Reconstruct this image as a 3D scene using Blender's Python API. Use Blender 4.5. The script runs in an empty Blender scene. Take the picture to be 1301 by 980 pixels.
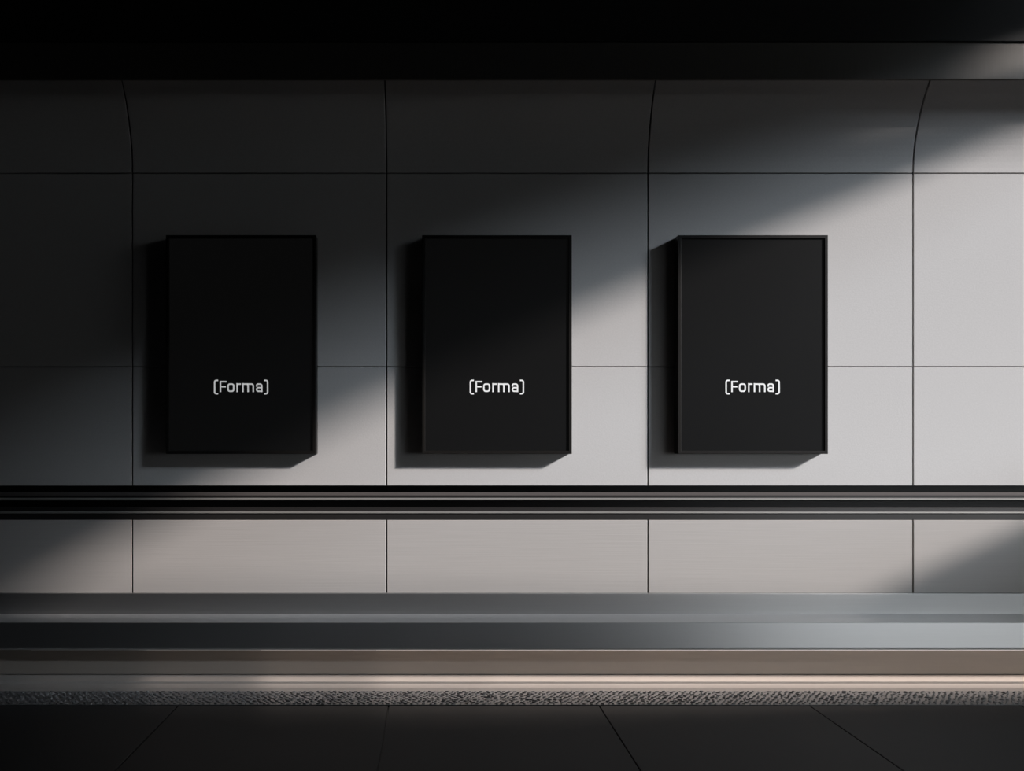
import bpy, bmesh, math, random
from mathutils import Vector
random.seed(7)
S = bpy.context.scene
COL = S.collection

# ------------------------------------------------------------------ frame maths
F_PX, CX, CY, D = 1050.0, 550.0, 565.0, 5.5      # focal length (px), vanishing point, camera distance to wall
EYE = 1.49
def wx(px, d=0.0): return (px - CX) / F_PX * (D - d)
def wz(py, d=0.0): return EYE + (CY - py) / F_PX * (D - d)
# world: wall front face at y = 0, viewer towards -y; "d" below is distance in front of the wall

SUN_K, SUN_V = 2.05, 1.12                        # sunlight: sideways / downward travel per metre towards the wall
XL, XR = -4.6, 8.5                               # ends of the hall
DEPTH, TOP = 8.0, EYE + 5.7

# ------------------------------------------------------------------ materials
def mat(name, base, rough=0.5, metal=0.0, spec=0.5):
    m = bpy.data.materials.new(name); m.use_nodes = True
    b = m.node_tree.nodes['Principled BSDF']
    b.inputs['Base Color'].default_value = (*base, 1)
    b.inputs['Roughness'].default_value = rough
    b.inputs['Metallic'].default_value = metal
    b.inputs['Specular IOR Level'].default_value = spec
    return m

def noisy(m, scale=(1, 1, 1), nscale=40, detail=6, bump=0.05, dist=0.002, var=0.0, rvar=0.0):
    nt = m.node_tree; N = nt.nodes; L = nt.links
    b = N['Principled BSDF']
    tc = N.new('ShaderNodeTexCoord'); mp = N.new('ShaderNodeMapping')
    mp.inputs['Scale'].default_value = scale
    nz = N.new('ShaderNodeTexNoise'); nz.inputs['Scale'].default_value = nscale; nz.inputs['Detail'].default_value = detail
    L.new(tc.outputs['Object'], mp.inputs['Vector']); L.new(mp.outputs['Vector'], nz.inputs['Vector'])
    if bump:
        bp = N.new('ShaderNodeBump'); bp.inputs['Strength'].default_value = bump; bp.inputs['Distance'].default_value = dist
        L.new(nz.outputs['Fac'], bp.inputs['Height']); L.new(bp.outputs['Normal'], b.inputs['Normal'])
    if var:
        base = b.inputs['Base Color'].default_value[:]
        mx = N.new('ShaderNodeMix'); mx.data_type = 'RGBA'
        mx.inputs[6].default_value = tuple(c * (1 - var) for c in base[:3]) + (1,)
        mx.inputs[7].default_value = tuple(min(1, c * (1 + var)) for c in base[:3]) + (1,)
        L.new(nz.outputs['Fac'], mx.inputs[0]); L.new(mx.outputs[2], b.inputs['Base Color'])
    if rvar:
        r = b.inputs['Roughness'].default_value
        mr = N.new('ShaderNodeMapRange')
        mr.inputs['To Min'].default_value = r - rvar; mr.inputs['To Max'].default_value = r + rvar
        L.new(nz.outputs['Fac'], mr.inputs['Value']); L.new(mr.outputs['Result'], b.inputs['Roughness'])
    return m

M_WALL = noisy(mat('smooth_concrete', (0.50, 0.485, 0.475), 0.75, 0, 0.25), nscale=95, detail=9, bump=0.14, dist=0.003, var=0.09)
M_LOW = noisy(mat('fine_lined_concrete', (0.435, 0.41, 0.392), 0.7, 0, 0.2), scale=(0.5, 1, 45), nscale=4, detail=6, bump=0.22, dist=0.004, var=0.07)
M_JOINT = mat('joint_shadow_gap', (0.05, 0.048, 0.045), 0.9, 0, 0.1)
M_FASCIA = noisy(mat('brushed_dark_metal', (0.105, 0.099, 0.092), 0.5, 0.75), scale=(60, 1, 1.2), nscale=4, bump=0.05, dist=0.002, var=0.18)
M_FASCIA2 = noisy(mat('dark_upper_cladding', (0.012, 0.012, 0.012), 0.5, 0.0, 0.2), scale=(40, 1, 1), nscale=4, bump=0.03, var=0.1)
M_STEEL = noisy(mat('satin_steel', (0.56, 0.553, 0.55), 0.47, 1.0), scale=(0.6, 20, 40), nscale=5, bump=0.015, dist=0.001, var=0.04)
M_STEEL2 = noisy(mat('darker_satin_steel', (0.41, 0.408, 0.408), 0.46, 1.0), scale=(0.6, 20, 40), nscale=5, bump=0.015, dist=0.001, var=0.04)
M_TREAD = noisy(mat('polished_steel', (0.62, 0.62, 0.62), 0.28, 0.4), scale=(0.4, 20, 20), nscale=3, bump=0.01, dist=0.001, var=0.04)
M_TRIM = mat('bright_aluminium_trim', (0.72, 0.70, 0.68), 0.35, 0.6)
M_KICK = noisy(mat('bronze_kick_plate', (0.42, 0.37, 0.325), 0.5, 0.0, 0.2), scale=(0.5, 1, 30), nscale=4, bump=0.02, var=0.05)
M_KERB = noisy(mat('pale_stone_kerb', (0.54, 0.50, 0.47), 0.6, 0, 0.3), nscale=60, bump=0.05, var=0.05)
M_STUD = noisy(mat('textured_tactile_paving', (0.19, 0.193, 0.20), 0.45, 0, 0.6), nscale=120, bump=0.1, var=0.12)
M_FLOOR = noisy(mat('dark_honed_tile', (0.052, 0.054, 0.058), 0.5, 0, 0.08), nscale=14, detail=8, bump=0.02, var=0.08, rvar=0.04)
M_RAILD = mat('black_rail_metal', (0.016, 0.015, 0.015), 0.5, 0.0, 0.35)
M_RAIL = mat('dark_rail_metal', (0.020, 0.0185, 0.018), 0.42, 0.1, 0.4)
M_RAILM = mat('rail_slope_sunlit', (0.085, 0.075, 0.072), 0.42, 0.2, 0.4)  # extra sun caught by the slope is put into this lighter colour
M_RAILE = mat('rail_edge_aluminium', (0.30, 0.29, 0.275), 0.38, 0.35)
M_FRAME = mat('black_frame', (0.011, 0.0098, 0.0088), 0.45, 0.0, 0.18)
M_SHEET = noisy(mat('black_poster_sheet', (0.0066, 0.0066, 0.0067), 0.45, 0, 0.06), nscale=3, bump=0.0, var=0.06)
_b = M_SHEET.node_tree.nodes['Principled BSDF']      # faint emission added to lift the black sheet where it lies in shade
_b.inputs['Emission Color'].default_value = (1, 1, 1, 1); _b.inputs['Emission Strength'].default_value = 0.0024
M_TEXT = mat('backlit_white_lettering', (0.50, 0.50, 0.50), 0.6, 0, 0.2)
_b = M_TEXT.node_tree.nodes['Principled BSDF']
_b.inputs['Emission Color'].default_value = (1, 1, 1, 1); _b.inputs['Emission Strength'].default_value = 0.36
M_HALL = noisy(mat('dark_hall_plaster', (0.03, 0.03, 0.031), 0.9, 0, 0.1), nscale=12, bump=0.05, var=0.1)

# ------------------------------------------------------------------ helpers
def link(name, bm, mats, parent=None, smooth=False, recalc=True):
    if recalc: bmesh.ops.recalc_face_normals(bm, faces=bm.faces)
    me = bpy.data.meshes.new(name); bm.to_mesh(me); bm.free()
    for m in (mats if isinstance(mats, (list, tuple)) else [mats]): me.materials.append(m)
    if smooth:
        for p in me.polygons: p.use_smooth = True
    o = bpy.data.objects.new(name, me); COL.objects.link(o)
    if parent: o.parent = parent
    return o
def structure(o): o['kind'] = 'structure'; return o
def thing(name, label, cat, loc, group=None):
    o = bpy.data.objects.new(name, None); COL.objects.link(o); o.location = loc
    o.empty_display_size = 0.1
    o['label'] = label; o['category'] = cat
    if group: o['group'] = group
    return o
def box(bm, x0, x1, y0, y1, z0, z1, mi=0):
    v = [bm.verts.new((x, y, z)) for x in (x0, x1) for y in (y0, y1) for z in (z0, z1)]
    for q in ((0, 1, 3, 2), (4, 6, 7, 5), (0, 4, 5, 1), (2, 3, 7, 6), (0, 2, 6, 4), (1, 5, 7, 3)):
        f = bm.faces.new([v[i] for i in q]); f.material_index = mi
    return v
def bevel(o, w, seg=2):
    md = o.modifiers.new('bevel', 'BEVEL'); md.width = w; md.segments = seg; md.limit_method = 'ANGLE'; md.angle_limit = math.radians(35)
    return o
def extrude_profile(bm, pts, x0, x1):
    """pts: closed loop of (y, z); extruded along x."""
    a = [bm.verts.new((x0, y, z)) for y, z in pts]; b = [bm.verts.new((x1, y, z)) for y, z in pts]
    n = len(pts)
    for i in range(n):
        bm.faces.new((a[i], a[(i + 1) % n], b[(i + 1) % n], b[i]))
    bm.faces.new(a[::-1]); bm.faces.new(b)

# ------------------------------------------------------------------ back wall of jointed panels
G = 0.0048           # half joint width
CH = 0.0022          # chamfer
GD = 0.016           # joint depth
joints = [XL] + [wx(p) for p in (-165, 168, 491, 823.3, 1160, 1495, 1830)] + [XR]
ARC_Z = wz(220.3); ARC_R = 0.85
def arc(h):          # forward bulge of the coved top row at height h above its springing
    return ARC_R - math.sqrt(max(0, ARC_R ** 2 - h * h)) if h > 0 else 0.0
def panel(bm, x0, x1, prof, mi):
    """prof: list of (d, z) upwards. Builds front sheet with chamfered edges turned back into the joint."""
    n = len(prof)
    nrm = []
    for i in range(n):
        p, q = prof[max(0, i - 1)], prof[min(n - 1, i + 1)]
        t = Vector((q[0] - p[0], q[1] - p[1])).normalized(); nrm.append(Vector((t.y, -t.x)))   # outward (d, z)
    P = [Vector(p) for p in prof]
    t0 = (P[1] - P[0]).normalized(); t1 = (P[-1] - P[-2]).normalized()
    rows = [P[0] - nrm[0] * GD, P[0] - nrm[0] * CH, P[0] + t0 * CH] + P[1:-1] + [P[-1] - t1 * CH, P[-1] - nrm[-1] * CH, P[-1] - nrm[-1] * GD]
    rn = [nrm[0]] * 3 + nrm[1:-1] + [nrm[-1]] * 3
    cols = [(x0, GD), (x0, CH), (x0 + CH, 0), (x1 - CH, 0), (x1, CH), (x1, GD)]
    nr = len(rows)
    grid = []
    for i, (r, nn) in enumerate(zip(rows, rn)):
        rb = GD if i in (0, nr - 1) else (CH if i in (1, nr - 2) else 0)
        line = []
        for x, back in cols:
            ex = max(0.0, back - rb)
            p = r - nn * ex
            line.append(bm.verts.new((x, -p.x, p.y)))
        grid.append(line)
    for i in range(nr - 1):
        for j in range(len(cols) - 1):
            f = bm.faces.new((grid[i][j], grid[i][j + 1], grid[i + 1][j + 1], grid[i + 1][j])); f.material_index = mi
Z_BOT, Z_LT = wz(754), wz(661)
Z_UB = wz(617.3)
bm = bmesh.new()
for a, b in zip(joints[:-1], joints[1:]):
    x0 = a + (0 if a == XL else G); x1 = b - (0 if b == XR else G)
    panel(bm, x0, x1, [(0, Z_BOT - 0.06), (0, Z_LT)], 1)
    panel(bm, x0, x1, [(0, Z_UB), (0, wz(466.3) - G * 0.7)], 0)
    panel(bm, x0, x1, [(0, wz(466.3) + G * 0.7), (0, ARC_Z - G * 0.7)], 0)
    hs = [G * 0.7 + (0.575 - G * 0.7) * i / 16 for i in range(17)]
    panel(bm, x0, x1, [(arc(h), ARC_Z + h) for h in hs], 0)
# backing behind the joints
back = [(-0.0155, Z_BOT - 0.06), (-0.0155, Z_LT - 0.004), (-0.07, Z_LT - 0.004), (-0.07, Z_UB + 0.004), (-0.0155, Z_UB + 0.004), (-0.0155, ARC_Z)] + \
       [((ARC_R - math.sqrt((ARC_R) ** 2 - h * h)) - 0.0155, ARC_Z + h) for h in [0.575 * i / 12 for i in range(1, 13)]]
va = [(bm.verts.new((XL, -d, z)), bm.verts.new((XR, -d, z))) for d, z in back]
for p, q in zip(va[:-1], va[1:]):
    f = bm.faces.new((p[0], p[1], q[1], q[0])); f.material_index = 2
# solid body of the wall
box(bm, XL, XR, 0.08, 0.30, 0.0, TOP, 2)
wall = structure(link('wall_back', bm, [M_WALL, M_LOW, M_JOINT], recalc=False))
for p in wall.data.polygons:
    if p.material_index == 0 and p.normal.z < -0.03: p.use_smooth = False

# ------------------------------------------------------------------ fascia boards above
FD = 0.25
bm = bmesh.new(); box(bm, XL, XR, -FD, -FD + 0.022, wz(100.6, FD), wz(54.2, FD))
bevel(structure(link('trim_1', bm, M_FASCIA)), 0.003)
bm = bmesh.new(); box(bm, XL, XR, -FD - 0.012, -FD + 0.03, wz(52.4, FD + .012), TOP)
bevel(structure(link('trim_2', bm, M_FASCIA2)), 0.003)

# ------------------------------------------------------------------ recessed guide rail
rail = thing('guide_rail', 'dark metal double guide rail recessed in the wall below the three posters', 'rail', (0, 0, wz(661)))
RZ = wz(661)
def strip(name, pts, m, parent, base=rail):
    bm = bmesh.new()
    extrude_profile(bm, [(-d, wz(y) - RZ) for y, d in pts], XL + .01, XR - .01)
    return link(name, bm, m, parent)
strip('channel', [(617.9, -0.066), (617.9, -0.060), (660.5, -0.060), (660.5, -0.066)], M_RAILD, rail)
up = strip('upper_rail', [(625.8, -0.058), (626.6, -0.042), (630.0, -0.026), (630.2, -0.022), (633.0, -0.022), (636.0, -0.022), (637.5, -0.058)], M_RAIL, rail)
strip('sunlit_slope', [(625.9, -0.046), (626.3, -0.040), (629.9, -0.0235), (630.1, -0.0255)], M_RAILM, up)
strip('edge_trim', [(633.1, -0.0218), (633.1, -0.016), (634.0, -0.008), (635.6, -0.008), (636.1, -0.0218)], M_RAILE, up)
lo = strip('lower_rail', [(645.2, -0.058), (645.8, -0.022), (650.4, -0.020), (652.5, -0.006), (660.6, -0.004), (660.6, -0.058)], M_RAIL, rail)
strip('edge_trim', [(650.2, -0.0195), (650.3, -0.010), (651.0, 0.000), (652.2, 0.001), (652.7, -0.0055)], M_RAILE, lo)

# ------------------------------------------------------------------ stepped metal ledge at the foot of the wall
A_D, C_D, K_D = 0.032, 0.296, 0.262
zA1, zB = wz(754.3, A_D), wz(780.5, A_D)
zB2 = wz(791.2, C_D)
zC0 = wz(825.8, C_D + .027)
z_kerb = wz(858.0, K_D)
ledge = thing('metal_ledge', 'long stepped grey metal ledge along the foot of the concrete wall', 'ledge', (0, 0, 0))
x0, x1 = XL + .01, XR - .01
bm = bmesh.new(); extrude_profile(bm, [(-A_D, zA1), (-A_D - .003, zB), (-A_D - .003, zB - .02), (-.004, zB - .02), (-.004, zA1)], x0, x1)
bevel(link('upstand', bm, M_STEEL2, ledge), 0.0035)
bm = bmesh.new(); extrude_profile(bm, [(-A_D - .002, zB), (-C_D + .004, zB2), (-C_D + .004, zB2 - .02), (-A_D - .002, zB - .02)], x0, x1)
link('top_plate', bm, M_TREAD, ledge)
bm = bmesh.new(); extrude_profile(bm, [(-C_D, zB2 - .001), (-C_D - .024, zC0 + .006), (-C_D, zC0 + .006), (-C_D + .02, zB2 - .001)], x0, x1)
bevel(link('front_panel', bm, M_STEEL, ledge), 0.002)
bm = bmesh.new(); box(bm, x0, x1, -C_D - .030, -C_D + 0.045, zC0 - .0015, zC0 + .0055)
bevel(link('edge_strip', bm, M_TRIM, ledge), 0.0015)
bm = bmesh.new(); box(bm, x0, x1, -K_D, -K_D + 0.03, z_kerb + .006, zC0 - .002)
link('kick_panel', bm, M_KICK, ledge)
# core that carries the panels (hidden behind them)
bm = bmesh.new(); box(bm, x0, x1, -K_D + .0305, -0.006, 0.0, zB2 - .025)
link('core', bm, M_RAILD, ledge)

# ------------------------------------------------------------------ pale kerb and tactile strip
F0, F1 = 0.52, 0.783
KE = 0.405
z_floor = 0.0
kz = z_kerb
kerb = bmesh.new()
pts = [(-K_D + .03, kz), (-KE + .012, kz), (-KE + .004, kz - .003), (-KE - .006, kz - .012), (-F0 + .03, 0.012), (-F0 - .002, 0.004), (-F0 - .002, 0.0), (-K_D + .03, 0.0)]
extrude_profile(kerb, pts, x0, x1)
ko = link('kerb_strip', kerb, M_KERB)
ko['label'] = 'pale stone kerb strip lit in warm light under the metal ledge'; ko['category'] = 'kerb'

tb = bmesh.new()
box(tb, x0, x1, -F1, -F0 - .0025, 0.0, 0.004)
pitch, rows = 0.034, 11
dy = (F1 - F0 - 0.01) / rows
nx = int((4.6 - (-4.3)) / pitch)
for r in range(rows):
    for i in range(nx):
        cx = -4.3 + (i + (0.5 if r % 2 else 0)) * pitch + random.uniform(-.006, .006)
        cy = -(F0 + 0.008 + dy * (r + .5)) + random.uniform(-.004, .004)
        a = random.gauss(0.35, 0.5); L, W, H = random.uniform(.010, .016), random.uniform(.004, .007), random.uniform(.004, .008)
        ca, sa = math.cos(a), math.sin(a)
        def pt(u, v, z): return tb.verts.new((cx + u * ca - v * sa, cy + (u * sa + v * ca), 0.0035 + z))
        b = [pt(-L, 0, 0), pt(-L * .4, -W, 0), pt(L * .4, -W, 0), pt(L, 0, 0), pt(L * .4, W, 0), pt(-L * .4, W, 0)]
        t = [pt(-L * .55, 0, H), pt(-L * .2, -W * .45, H), pt(L * .2, -W * .45, H), pt(L * .55, 0, H), pt(L * .2, W * .45, H), pt(-L * .2, W * .45, H)]
        for k in range(6): tb.faces.new((b[k], b[(k + 1) % 6], t[(k + 1) % 6], t[k]))
        tb.faces.new(t)
to = link('tactile_strip', tb, M_STUD, recalc=False)
to['label'] = 'grey tactile paving strip with raised studs between pale kerb and dark floor tiles'; to['category'] = 'paving'

# ------------------------------------------------------------------ floor
bm = bmesh.new()
fj = [-0.252 + 1.2 * k for k in range(-4, 9)]
fj = [XL] + [f for f in fj if XL + .1 < f < XR - .1] + [XR]
dj = [F1 + .001] + [F1 + 1.2 * k for k in range(1, 6)] + [DEPTH]
g = 0.003
for a, b in zip(fj[:-1], fj[1:]):
    for c, d in zip(dj[:-1], dj[1:]):
        xa, xb, ya, yb = a + g, b - g, -(d - g), -(c + g if c > F1 + .01 else c)
        lo_ = [bm.verts.new(p) for p in ((xa, ya, -.012), (xb, ya, -.012), (xb, yb, -.012), (xa, yb, -.012))]
        mi_ = [bm.verts.new(p) for p in ((xa, ya, -.002), (xb, ya, -.002), (xb, yb, -.002), (xa, yb, -.002))]
        c2 = .002
        hi_ = [bm.verts.new(p) for p in ((xa + c2, ya + c2, 0), (xb - c2, ya + c2, 0), (xb - c2, yb - c2, 0), (xa + c2, yb - c2, 0))]
        for k in range(4):
            bm.faces.new((lo_[k], lo_[(k + 1) % 4], mi_[(k + 1) % 4], mi_[k]))
            bm.faces.new((mi_[k], mi_[(k + 1) % 4], hi_[(k + 1) % 4], hi_[k]))
        bm.faces.new(hi_)
box(bm, XL, XR, -DEPTH, 0.3, -0.2, -0.011, 1)
box(bm, XL, XR, -F1, 0.0, -0.0115, -0.0005, 1)
structure(link('floor', bm, [M_FLOOR, M_RAILD], recalc=False))

# ------------------------------------------------------------------ hall shell (left, front, right, ceiling)
bm = bmesh.new(); box(bm, XL - .2, XL, -DEPTH - .2, 0.3, -0.2, TOP + .2); structure(link('wall_left', bm, M_HALL))
bm = bmesh.new()          # front wall; right-end opening added for a bright reflection in the steel ledge
fx0, fx1, fz0, fz1 = 3.2, 8.3, 0.2, 2.5
box(bm, XL, fx0, -DEPTH - .2, -DEPTH, -0.2, TOP + .2); box(bm, fx1, XR, -DEPTH - .2, -DEPTH, -0.2, TOP + .2)
box(bm, fx0, fx1, -DEPTH - .2, -DEPTH, -0.2, fz0); box(bm, fx0, fx1, -DEPTH - .2, -DEPTH, fz1, TOP + .2)
structure(link('wall_front', bm, M_HALL))
bm = bmesh.new(); box(bm, 3.0, 3.2, -DEPTH, -3.15, 0.0, TOP); structure(link('wall_baffle', bm, M_HALL))  # unseen wing wall added to block the front opening's light to the left
bm = bmesh.new(); box(bm, XL, XR, -DEPTH, 0.3, TOP, TOP + .2); structure(link('ceiling', bm, M_HALL))

def to_end(px, py, d0=0.0):
    """point of the end wall whose sunlight lands at picture point (px,py) lying d0 in front of the wall -> (d, z)"""
    X, Z = wx(px, d0), wz(py, d0)
    return (d0 + (XR - X) / SUN_K, Z + SUN_V / SUN_K * (XR - X))
beam_opening = [to_end(*p) for p in ((10, 770), (150, 690), (440, 528), (760, 386), (1160, 222), (1500, 78), (1540, 560), (1070, 770))]  # opening shaped to cast the diagonal sun patch
slot = [to_end(px, py, FD) for px, py in ((1205, 86), (1301, 55), (1440, 8), (1440, 58), (1300, 80))]  # extra opening added to throw a sun patch on the fascia
fill_opening = [(0.4, 0.02), (2.2, 0.02), (2.4, 2.3), (0.4, 2.3)]  # unseen opening added to let in sky light from the right
bm = bmesh.new()
outer = [(-0.3, -0.2), (DEPTH + .2, -0.2), (DEPTH + .2, TOP + .2), (-0.3, TOP + .2)]
def loop(pts, x):
    vs = [bm.verts.new((x, -d, z)) for d, z in pts]
    return [bm.edges.new((vs[i], vs[(i + 1) % len(vs)])) for i in range(len(vs))]
edges = []
corner = [(5.2, 0.2), (7.8, 0.2), (7.8, 2.5), (5.2, 2.5)]  # unseen opening added to brighten the steel's reflection at the right
for poly in (outer, beam_opening, slot, fill_opening, corner): edges += loop(poly, XR)
bmesh.ops.triangle_fill(bm, use_beauty=True, use_dissolve=False, edges=edges)
g_ = bmesh.ops.extrude_face_region(bm, geom=bm.faces[:])
bmesh.ops.translate(bm, verts=[v for v in g_['geom'] if isinstance(v, bmesh.types.BMVert)], vec=(0.03, 0, 0))
structure(link('wall_right_gobo', bm, M_HALL))  # end wall acts as a gobo, its openings made for the light

# unseen blocker added outside the end wall: hides the low sky from the high window
bm = bmesh.new()
pl = [(-1.5, 3.1), (9.5, 3.1), (9.5, 8.4), (4.2, 4.9), (-1.5, 4.9)]
a_ = [bm.verts.new((12.0, -d, z)) for d, z in pl]; b_ = [bm.verts.new((12.4, -d, z)) for d, z in pl]
for i in range(5): bm.faces.new((a_[i], a_[(i + 1) % 5], b_[(i + 1) % 5], b_[i]))
bm.faces.new(a_); bm.faces.new(b_[::-1])
structure(link('sky_blocker', bm, M_HALL))

# ------------------------------------------------------------------ posters
PT = 0.09
PF = D - PT
PW, PH = 190.5 / F_PX * PF, 278.2 / F_PX * PF
BAR = 4.0 / F_PX * PF
def ring(bm, w, h, b, y0, y1, yr):
    """frame: outer w x h, bar b, from y0 (wall) to y1 (front), rebate back at yr"""
    def rect(hw, z0, z1, y): return [bm.verts.new(p) for p in ((-hw, y, z0), (hw, y, z0), (hw, y, z1), (-hw, y, z1))]
    A = rect(w / 2, 0, h, y0); B = rect(w / 2, 0, h, y1); Cc = rect(w / 2 - b, b, h - b, y1); E = rect(w / 2 - b, b, h - b, y0)
    for P, Q in ((A, B), (B, Cc), (Cc, E), (E, A)):
        for k in range(4): bm.faces.new((P[k], P[(k + 1) % 4], Q[(k + 1) % 4], Q[k]))

def fillet(pts, radii, closed=False, seg=6):
    out = []; n = len(pts)
    for i, p in enumerate(pts):
        r = radii[i] if isinstance(radii, (list, tuple)) else radii
        if (not closed and i in (0, n - 1)) or r == 0: out.append(Vector(p)); continue
        P = Vector(p); a = (Vector(pts[i - 1]) - P); b = (Vector(pts[(i + 1) % n]) - P)
        rr = min(r, a.length * .499, b.length * .499); a.normalize(); b.normalize()
        ang = a.angle(b); t = rr; rad = t * math.tan(ang / 2)
        c = P + (a + b).normalized() * math.hypot(t, rad)
        s, e = P + a * t - c, P + b * t - c
        tot = s.angle_signed(e)
        for k in range(seg + 1):
            th = -tot * k / seg
            out.append(c + Vector((s.x * math.cos(th) - s.y * math.sin(th), s.x * math.sin(th) + s.y * math.cos(th))))
    return out
def stroke(bm, pts, w, closed=False, y0=0.0, y1=-0.002):
    n = len(pts); Lf, Rt = [], []
    for i in range(n):
        if closed: p, q = pts[i - 1], pts[(i + 1) % n]
        else: p, q = pts[max(0, i - 1)], pts[min(n - 1, i + 1)]
        d1 = (pts[i] - p); d2 = (q - pts[i])
        d1 = d1.normalized() if d1.length > 1e-6 else d2.normalized(); d2 = d2.normalized() if d2.length > 1e-6 else d1
        t = (d1 + d2).normalized(); nn = Vector((-t.y, t.x)); k = w / 2 / max(.5, nn.dot(Vector((-d1.y, d1.x))))
        Lf.append(pts[i] + nn * k); Rt.append(pts[i] - nn * k)
    V = lambda p, y: bm.verts.new((p.x, y, p.y))
    lf, rf = [V(p, y1) for p in Lf], [V(p, y1) for p in Rt]; lb, rb = [V(p, y0) for p in Lf], [V(p, y0) for p in Rt]
    for i in range(n if closed else n - 1):
        j = (i + 1) % n
        bm.faces.new((lf[i], lf[j], rf[j], rf[i])); bm.faces.new((lf[i], lb[i], lb[j], lf[j])); bm.faces.new((rf[i], rf[j], rb[j], rb[i]))
    if not closed:
        bm.faces.new((lf[0], rf[0], rb[0], lb[0])); bm.faces.new((lf[-1], lb[-1], rb[-1], rf[-1]))
SHEET_D = PT - 0.009
U = (D - SHEET_D - .002) / F_PX          # metres per picture pixel at the lettering
def lettering():
    bm = bmesh.new(); w = 1.85 * U
    def T(x, y): return ((x - 956.75) * U, (498.3 - y) * U)
    def st(pts, r, closed=False):
        pp = [T(*p) for p in pts]
        rr = [q * U for q in r] if isinstance(r, (list, tuple)) else r * U
        stroke(bm, fillet(pp, rr, closed), w, closed)
    st([(927.5, 483.4), (923.1, 483.4), (923.1, 500.4), (927.5, 500.4)], 3.4)            # (
    st([(930.5, 498.3), (930.5, 485.0), (938.2, 485.0)], 0)                              # F
    st([(931.6, 491.5), (937.3, 491.5)], 0)
    st([(940.2, 488.1), (947.3, 488.1), (947.3, 497.2), (940.2, 497.2)], 2.4, True)      # o
    st([(951.8, 487.0), (951.8, 498.3)], 0); st([(951.8, 491.6), (951.8, 488.1), (956.5, 488.1)], 2.6)   # r
    st([(959.1, 487.0), (959.1, 498.3)], 0); st([(959.1, 488.1), (965.6, 488.1), (965.6, 498.3)], 2.2)  # m
    st([(964.0, 488.1), (972.2, 488.1), (972.2, 498.3)], 2.4)
    st([(976.6, 491.4), (976.6, 488.1), (983.0, 488.1), (983.0, 498.3)], [0, 2.4, 2.4, 0])              # a
    st([(983.0, 492.7), (976.6, 492.7), (976.6, 497.2), (983.0, 497.2)], 2.0)
    st([(986.0, 483.4), (990.4, 483.4), (990.4, 500.4), (986.0, 500.4)], 3.4)            # )
    return bm
bm = bmesh.new(); ring(bm, PW, PH, BAR, -0.001, -PT, -SHEET_D)
fr_me = bevel(link('frame', bm, M_FRAME), 0.002)
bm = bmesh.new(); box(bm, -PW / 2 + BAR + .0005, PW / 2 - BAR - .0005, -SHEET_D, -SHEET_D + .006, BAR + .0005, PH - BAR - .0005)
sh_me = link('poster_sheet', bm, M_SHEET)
le_me = link('lettering', lettering(), M_TEXT)
pz = wz(577.0, PT)
le_me.location = (0, -SHEET_D - .0002, wz(498.3, SHEET_D + .002) - pz)
le_me['label'] = 'white word in rounded brackets'
labels = [(306.0, 'leftmost black framed poster, hanging in the darkest shade with dimmer grey lettering'),
          (631.4, 'middle black framed poster, diagonal edge of sunlight meeting its right side'),
          (956.8, 'rightmost black framed poster, hanging on the brightest part of the wall')]
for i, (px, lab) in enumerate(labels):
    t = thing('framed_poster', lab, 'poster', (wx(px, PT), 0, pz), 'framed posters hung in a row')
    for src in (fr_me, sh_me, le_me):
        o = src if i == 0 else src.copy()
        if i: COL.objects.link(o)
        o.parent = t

# ------------------------------------------------------------------ light
sun = bpy.data.lights.new('sun', 'SUN'); sun.energy = 5.0; sun.angle = math.radians(2.0); sun.color = (1.0, 0.915, 0.875)
so = bpy.data.objects.new('sun', sun); COL.objects.link(so)
so.rotation_euler = Vector((-SUN_K, 1, -SUN_V)).to_track_quat('-Z', 'Y').to_euler()
so.location = (12, -4, 8)
glow = bpy.data.lights.new('bright_sky', 'SUN'); glow.energy = 3.6; glow.angle = math.radians(10.5); glow.color = (0.78, 0.89, 1.0)
go = bpy.data.objects.new('bright_sky', glow); COL.objects.link(go)
go.rotation_euler = Vector((-SUN_K, 1, -SUN_V * 0.99)).to_track_quat('-Z', 'Y').to_euler(); go.location = (12, -4, 8.5)

w = bpy.data.worlds.new('sky'); S.world = w; w.use_nodes = True
wn, wl = w.node_tree.nodes, w.node_tree.links
bg = wn['Background']
tc = wn.new('ShaderNodeTexCoord'); sx = wn.new('ShaderNodeSeparateXYZ'); rp = wn.new('ShaderNodeValToRGB')
mr = wn.new('ShaderNodeMapRange'); mr.interpolation_type = 'SMOOTHSTEP'
mr.inputs['From Min'].default_value = -0.1; mr.inputs['From Max'].default_value = 1.0; mr.inputs['To Min'].default_value = 0.0; mr.inputs['To Max'].default_value = 1.0
wl.new(tc.outputs['Generated'], sx.inputs[0]); wl.new(rp.outputs['Color'], bg.inputs['Color'])
wl.new(sx.outputs['X'], mr.inputs['Value']); wl.new(mr.outputs['Result'], bg.inputs['Strength'])       # brighter towards the sun's side
zr = wn.new('ShaderNodeMapRange'); zr.inputs['From Min'].default_value = -0.5; zr.inputs['From Max'].default_value = 0.5
wl.new(sx.outputs['Z'], zr.inputs['Value']); wl.new(zr.outputs['Result'], rp.inputs['Fac'])
ce = rp.color_ramp.elements
ce[0].position = 0.36; ce[0].color = (0.12, 0.115, 0.11, 1)        # dark ground outside
ce[1].position = 0.50; ce[1].color = (5.3, 5.6, 5.8, 1)            # bright horizon
e = ce.new(0.68); e.color = (5.3, 5.6, 5.8, 1)
e = ce.new(0.82); e.color = (0.05, 0.06, 0.07, 1)                  # dim sky overhead
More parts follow.
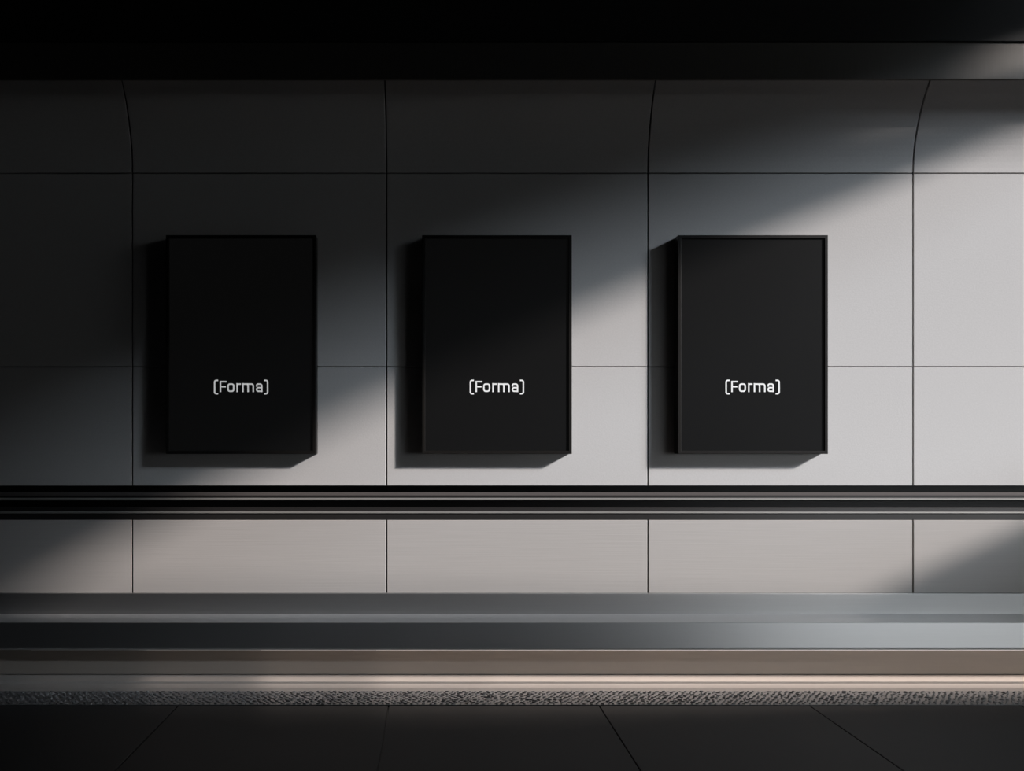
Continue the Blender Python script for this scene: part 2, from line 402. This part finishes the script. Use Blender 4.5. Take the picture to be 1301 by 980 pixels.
for poly in (beam_opening, fill_opening, corner):      # sampling portals filling the openings of the end wall
    ds, zs = [p[0] for p in poly], [p[1] for p in poly]
    l = bpy.data.lights.new('portal', 'AREA'); l.shape = 'RECTANGLE'
    l.size, l.size_y = max(zs) - min(zs), max(ds) - min(ds); l.cycles.is_portal = True
    o = bpy.data.objects.new('portal', l); COL.objects.link(o)
    o.location = (XR + .05, -(max(ds) + min(ds)) / 2, (max(zs) + min(zs)) / 2); o.rotation_euler = (0, math.radians(90), 0)

l = bpy.data.lights.new('portal', 'AREA'); l.shape = 'RECTANGLE'; l.size, l.size_y = fx1 - fx0, fz1 - fz0; l.cycles.is_portal = True
o = bpy.data.objects.new('portal', l); COL.objects.link(o)
o.location = ((fx0 + fx1) / 2, -DEPTH - .25, (fz0 + fz1) / 2); o.rotation_euler = (math.radians(90), 0, 0)

# warm lamps under the ledge's lip, shining straight down on the kerb, dimmer towards the dark end
mods = 12
for i in range(mods):
    xa = -3.6 + i * 0.72
    p = [0.0, 0.0, 0.02, 0.17, 0.5, 0.78, 0.92, 1, 1, 1, 1, 1][i]
    if p > 0:
        m = mat('lamp_diffuser', (0.6, 0.58, 0.56), 0.5)
        e = m.node_tree.nodes['Principled BSDF']; e.inputs['Emission Color'].default_value = (1.0, 0.86, 0.78, 1); e.inputs['Emission Strength'].default_value = 0.34 * p
        bm = bmesh.new(); box(bm, xa - .358, xa + .358, -C_D - .022, -C_D + .0, zC0 - .0095, zC0 - .0018)
        link('lamp_strip', bm, m, ledge)
    l = bpy.data.lights.new('lip_lamp', 'AREA'); l.shape = 'RECTANGLE'; l.size = 0.72; l.size_y = 0.012
    l.energy = 0.56 * p; l.color = (1.0, 0.86, 0.78); l.spread = math.radians(92)
    o = bpy.data.objects.new('lip_lamp', l); COL.objects.link(o)
    o.location = (xa, -(C_D + K_D) / 2 - .004, zC0 - .010)
    o.rotation_euler = (math.radians(-33), 0, 0)

# ------------------------------------------------------------------ camera
cam = bpy.data.cameras.new('camera'); co = bpy.data.objects.new('camera', cam); COL.objects.link(co)
co.location = (0, -D, EYE); co.rotation_euler = (math.radians(90), 0, 0)
cam.sensor_width = 36; cam.sensor_fit = 'HORIZONTAL'; cam.lens = F_PX / 1301 * 36
cam.shift_x = (650.5 - CX) / 1301; cam.shift_y = (CY - 490) / 1301
cam.clip_start = 0.05; cam.clip_end = 100
S.camera = co

vs = S.view_settings
vs.view_transform = 'Standard'; vs.look = 'None'; vs.exposure = 0.0; vs.gamma = 1.0; vs.use_curve_mapping = False
S.cycles.use_denoising = True
S.cycles.max_bounces = 8; S.cycles.diffuse_bounces = 5; S.cycles.glossy_bounces = 4
